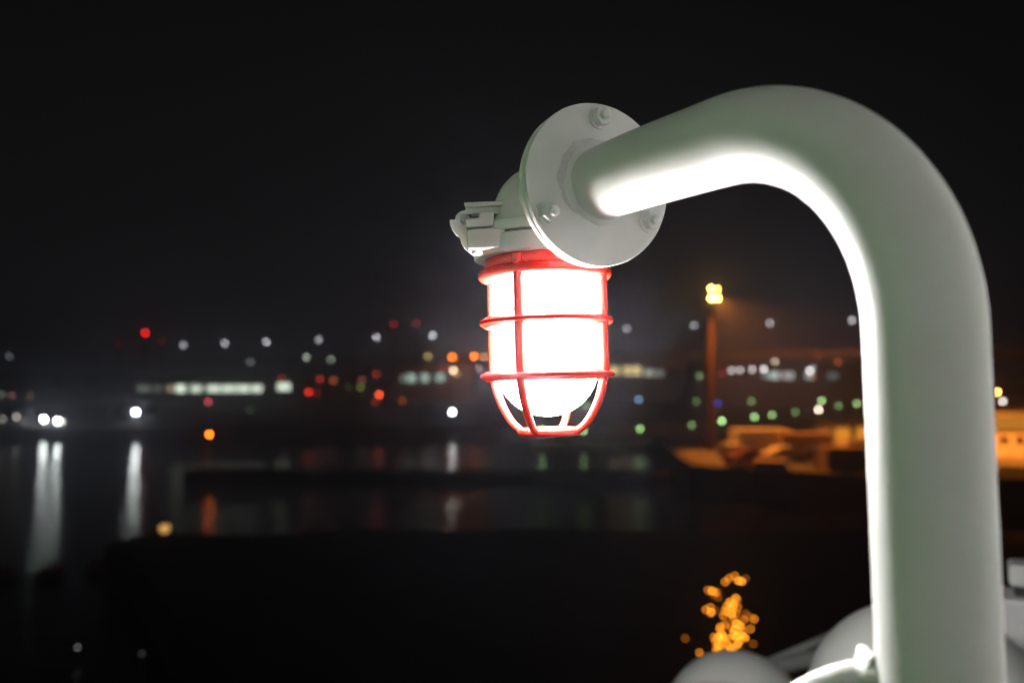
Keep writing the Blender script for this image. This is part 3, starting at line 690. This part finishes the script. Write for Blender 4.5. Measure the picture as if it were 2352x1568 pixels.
MB().lathe([(.0001, -.0058), (.0042, -.0058), (.0056, -.0048), (.0056, .002)], Matrix.Translation(pb), 24).build('clamp_bolt', CAST, lampo)
pb2 = Hh(680, 470, .789)
MB().tube([pb2 + Vector((-.004, 0, 0)), pb2 + Vector((.006, 0, 0))], .0022, 10).build('split_pin', GALV, lampo)
# web under the flange between housing and collar
wp = A0 + Vector((-.030, -.048, .1465)); 
MB().prism([A0 + Vector((-.062, -.012, .1466)), A0 + Vector((-.040, -.020, .1466)), A0 + Vector((-.036, -.020, .172))], (0, .004, 0)).build('rib_web', CAST, lampo, bevel=.0008)

# globe: lit frosted glass
GL = glow('lamp_globe_light', (1.0, .985, .97), LAMP_L)
gp = [(.046, .112), (.0525, .105), (.0530, .095), (.0532, .03), (.0530, .006)] + [(max(.0530 * math.cos(t), 1e-4), .004 - .0515 * math.sin(t)) for t in [i * math.pi / 2 / 10 for i in range(1, 11)]]
MB().lathe(gp, Mx, 32).build('globe', GL, lampo)

# red guard
gd = lz(ring(.0545, .0625, .1035, .1152, .001), 'guard', RED)
MB().lathe(ring(.0545, .0692, .0935, .1040, .0028), Mx, 72, closed=True).build('guard_rim', RED, gd)
def ringo(zc):
    pr = [(.0590, zc - .0040), (.0640, zc - .0052), (.0650, zc - .0028), (.0675, zc - .0028), (.0692, zc - .0012), (.0692, zc + .0012), (.0675, zc + .0028), (.0650, zc + .0028), (.0640, zc + .0048), (.0590, zc + .0036)]
    MB().lathe(pr, Mx, 72, closed=True).build('guard_ring', RED, gd)
ringo(.0496); ringo(-.0054)
MB().lathe(ring(.0245, .0325, -.0668, -.0592, .0016), Mx, 56, closed=True).build('guard_foot', RED, gd)
barp = [(.0632, .113), (.0632, .0955), (.0632, .05), (.0630, .0), (.0612, -.014), (.0568, -.0285), (.0500, -.0425), (.0410, -.0550), (.0300, -.0632)]
def spl(pts, k_=5):
    out = []
    for i in range(len(pts) - 1):
        p0, p1, p2, p3 = (Vector(pts[max(0, min(len(pts) - 1, i + d))]) for d in (-1, 0, 1, 2))
        for j in range(k_):
            t = j / k_; out.append(.5 * (2 * p1 + (p2 - p0) * t + (2 * p0 - 5 * p1 + 4 * p2 - p3) * t * t + (3 * p1 - p0 - 3 * p2 + p3) * t ** 3))
    return out + [Vector(pts[-1])]
for an in (-27, 63, 153, -117):
    # angle measured from the side facing the camera (-Y), positive to the right
    dx, dy = math.sin(R(an)), -math.cos(R(an))
    pts = [Mx @ Vector((dx * q.x, dy * q.x, q.y)) for q in spl(barp)]
    MB().tube(pts, [.0049 - .0013 * max(0, i - 14) / (len(pts) - 15) for i in range(len(pts))], 16).build('guard_bar', RED, gd)

# handrail hoop clipped to the pipe
hp = empty('handrail_hoop', P(2000, 1540, .47).to_tuple(), 'curved white handrail tube clipped to the foot of the pipe', 'handrail')
Y0 = .490
pts = [P(2075, 1556, Y0 - .015), P(2030, 1552, Y0 - .01), P(1985, 1552, Y0), P(1935, 1562, Y0 + .005), P(1885, 1580, Y0 + .01), P(1835, 1608, Y0 + .01), P(1790, 1645, Y0 + .01), P(1755, 1700, Y0 + .01), P(1735, 1770, Y0 + .01), P(1728, 1860, Y0 + .01), P(1726, 1960, Y0 + .01)]
pts += [Vector((pts[-1].x, pts[-1].y, 11.3)), Vector((pts[-1].x, pts[-1].y, 10.62))]
MB().tube([Vector(p) for p in spl([tuple(p) for p in pts], 5)], .0105, 20).build('rail', WHITE, hp)
MB().prism([P(u, v, .478) for u, v in [(1998, 1512), (2008, 1500), (2024, 1508), (2024, 1545), (2008, 1562), (1985, 1556)]], (0, .02, 0)).build('clip', WHITE, hp, bevel=.002)

# ------------------------------------------------------------------ haze box, added to stand in for lens bloom round the lamps
hz = MB().box((0, 400, 20.5), (1590, 960, 43)).build('haze', bpy.data.materials.new('bloom_haze')); hz['kind'] = 'stuff'
hm = hz.data.materials[0]; hm.use_nodes = True; N, L = hm.node_tree.nodes, hm.node_tree.links
N.remove(N['Principled BSDF']); pv = N.new('ShaderNodeVolumePrincipled')
pv.inputs['Color'].default_value = (.78, .78, .98, 1); pv.inputs['Density'].default_value = HAZE; pv.inputs['Anisotropy'].default_value = .86
L.new(pv.outputs[0], N['Material Output'].inputs['Volume'])
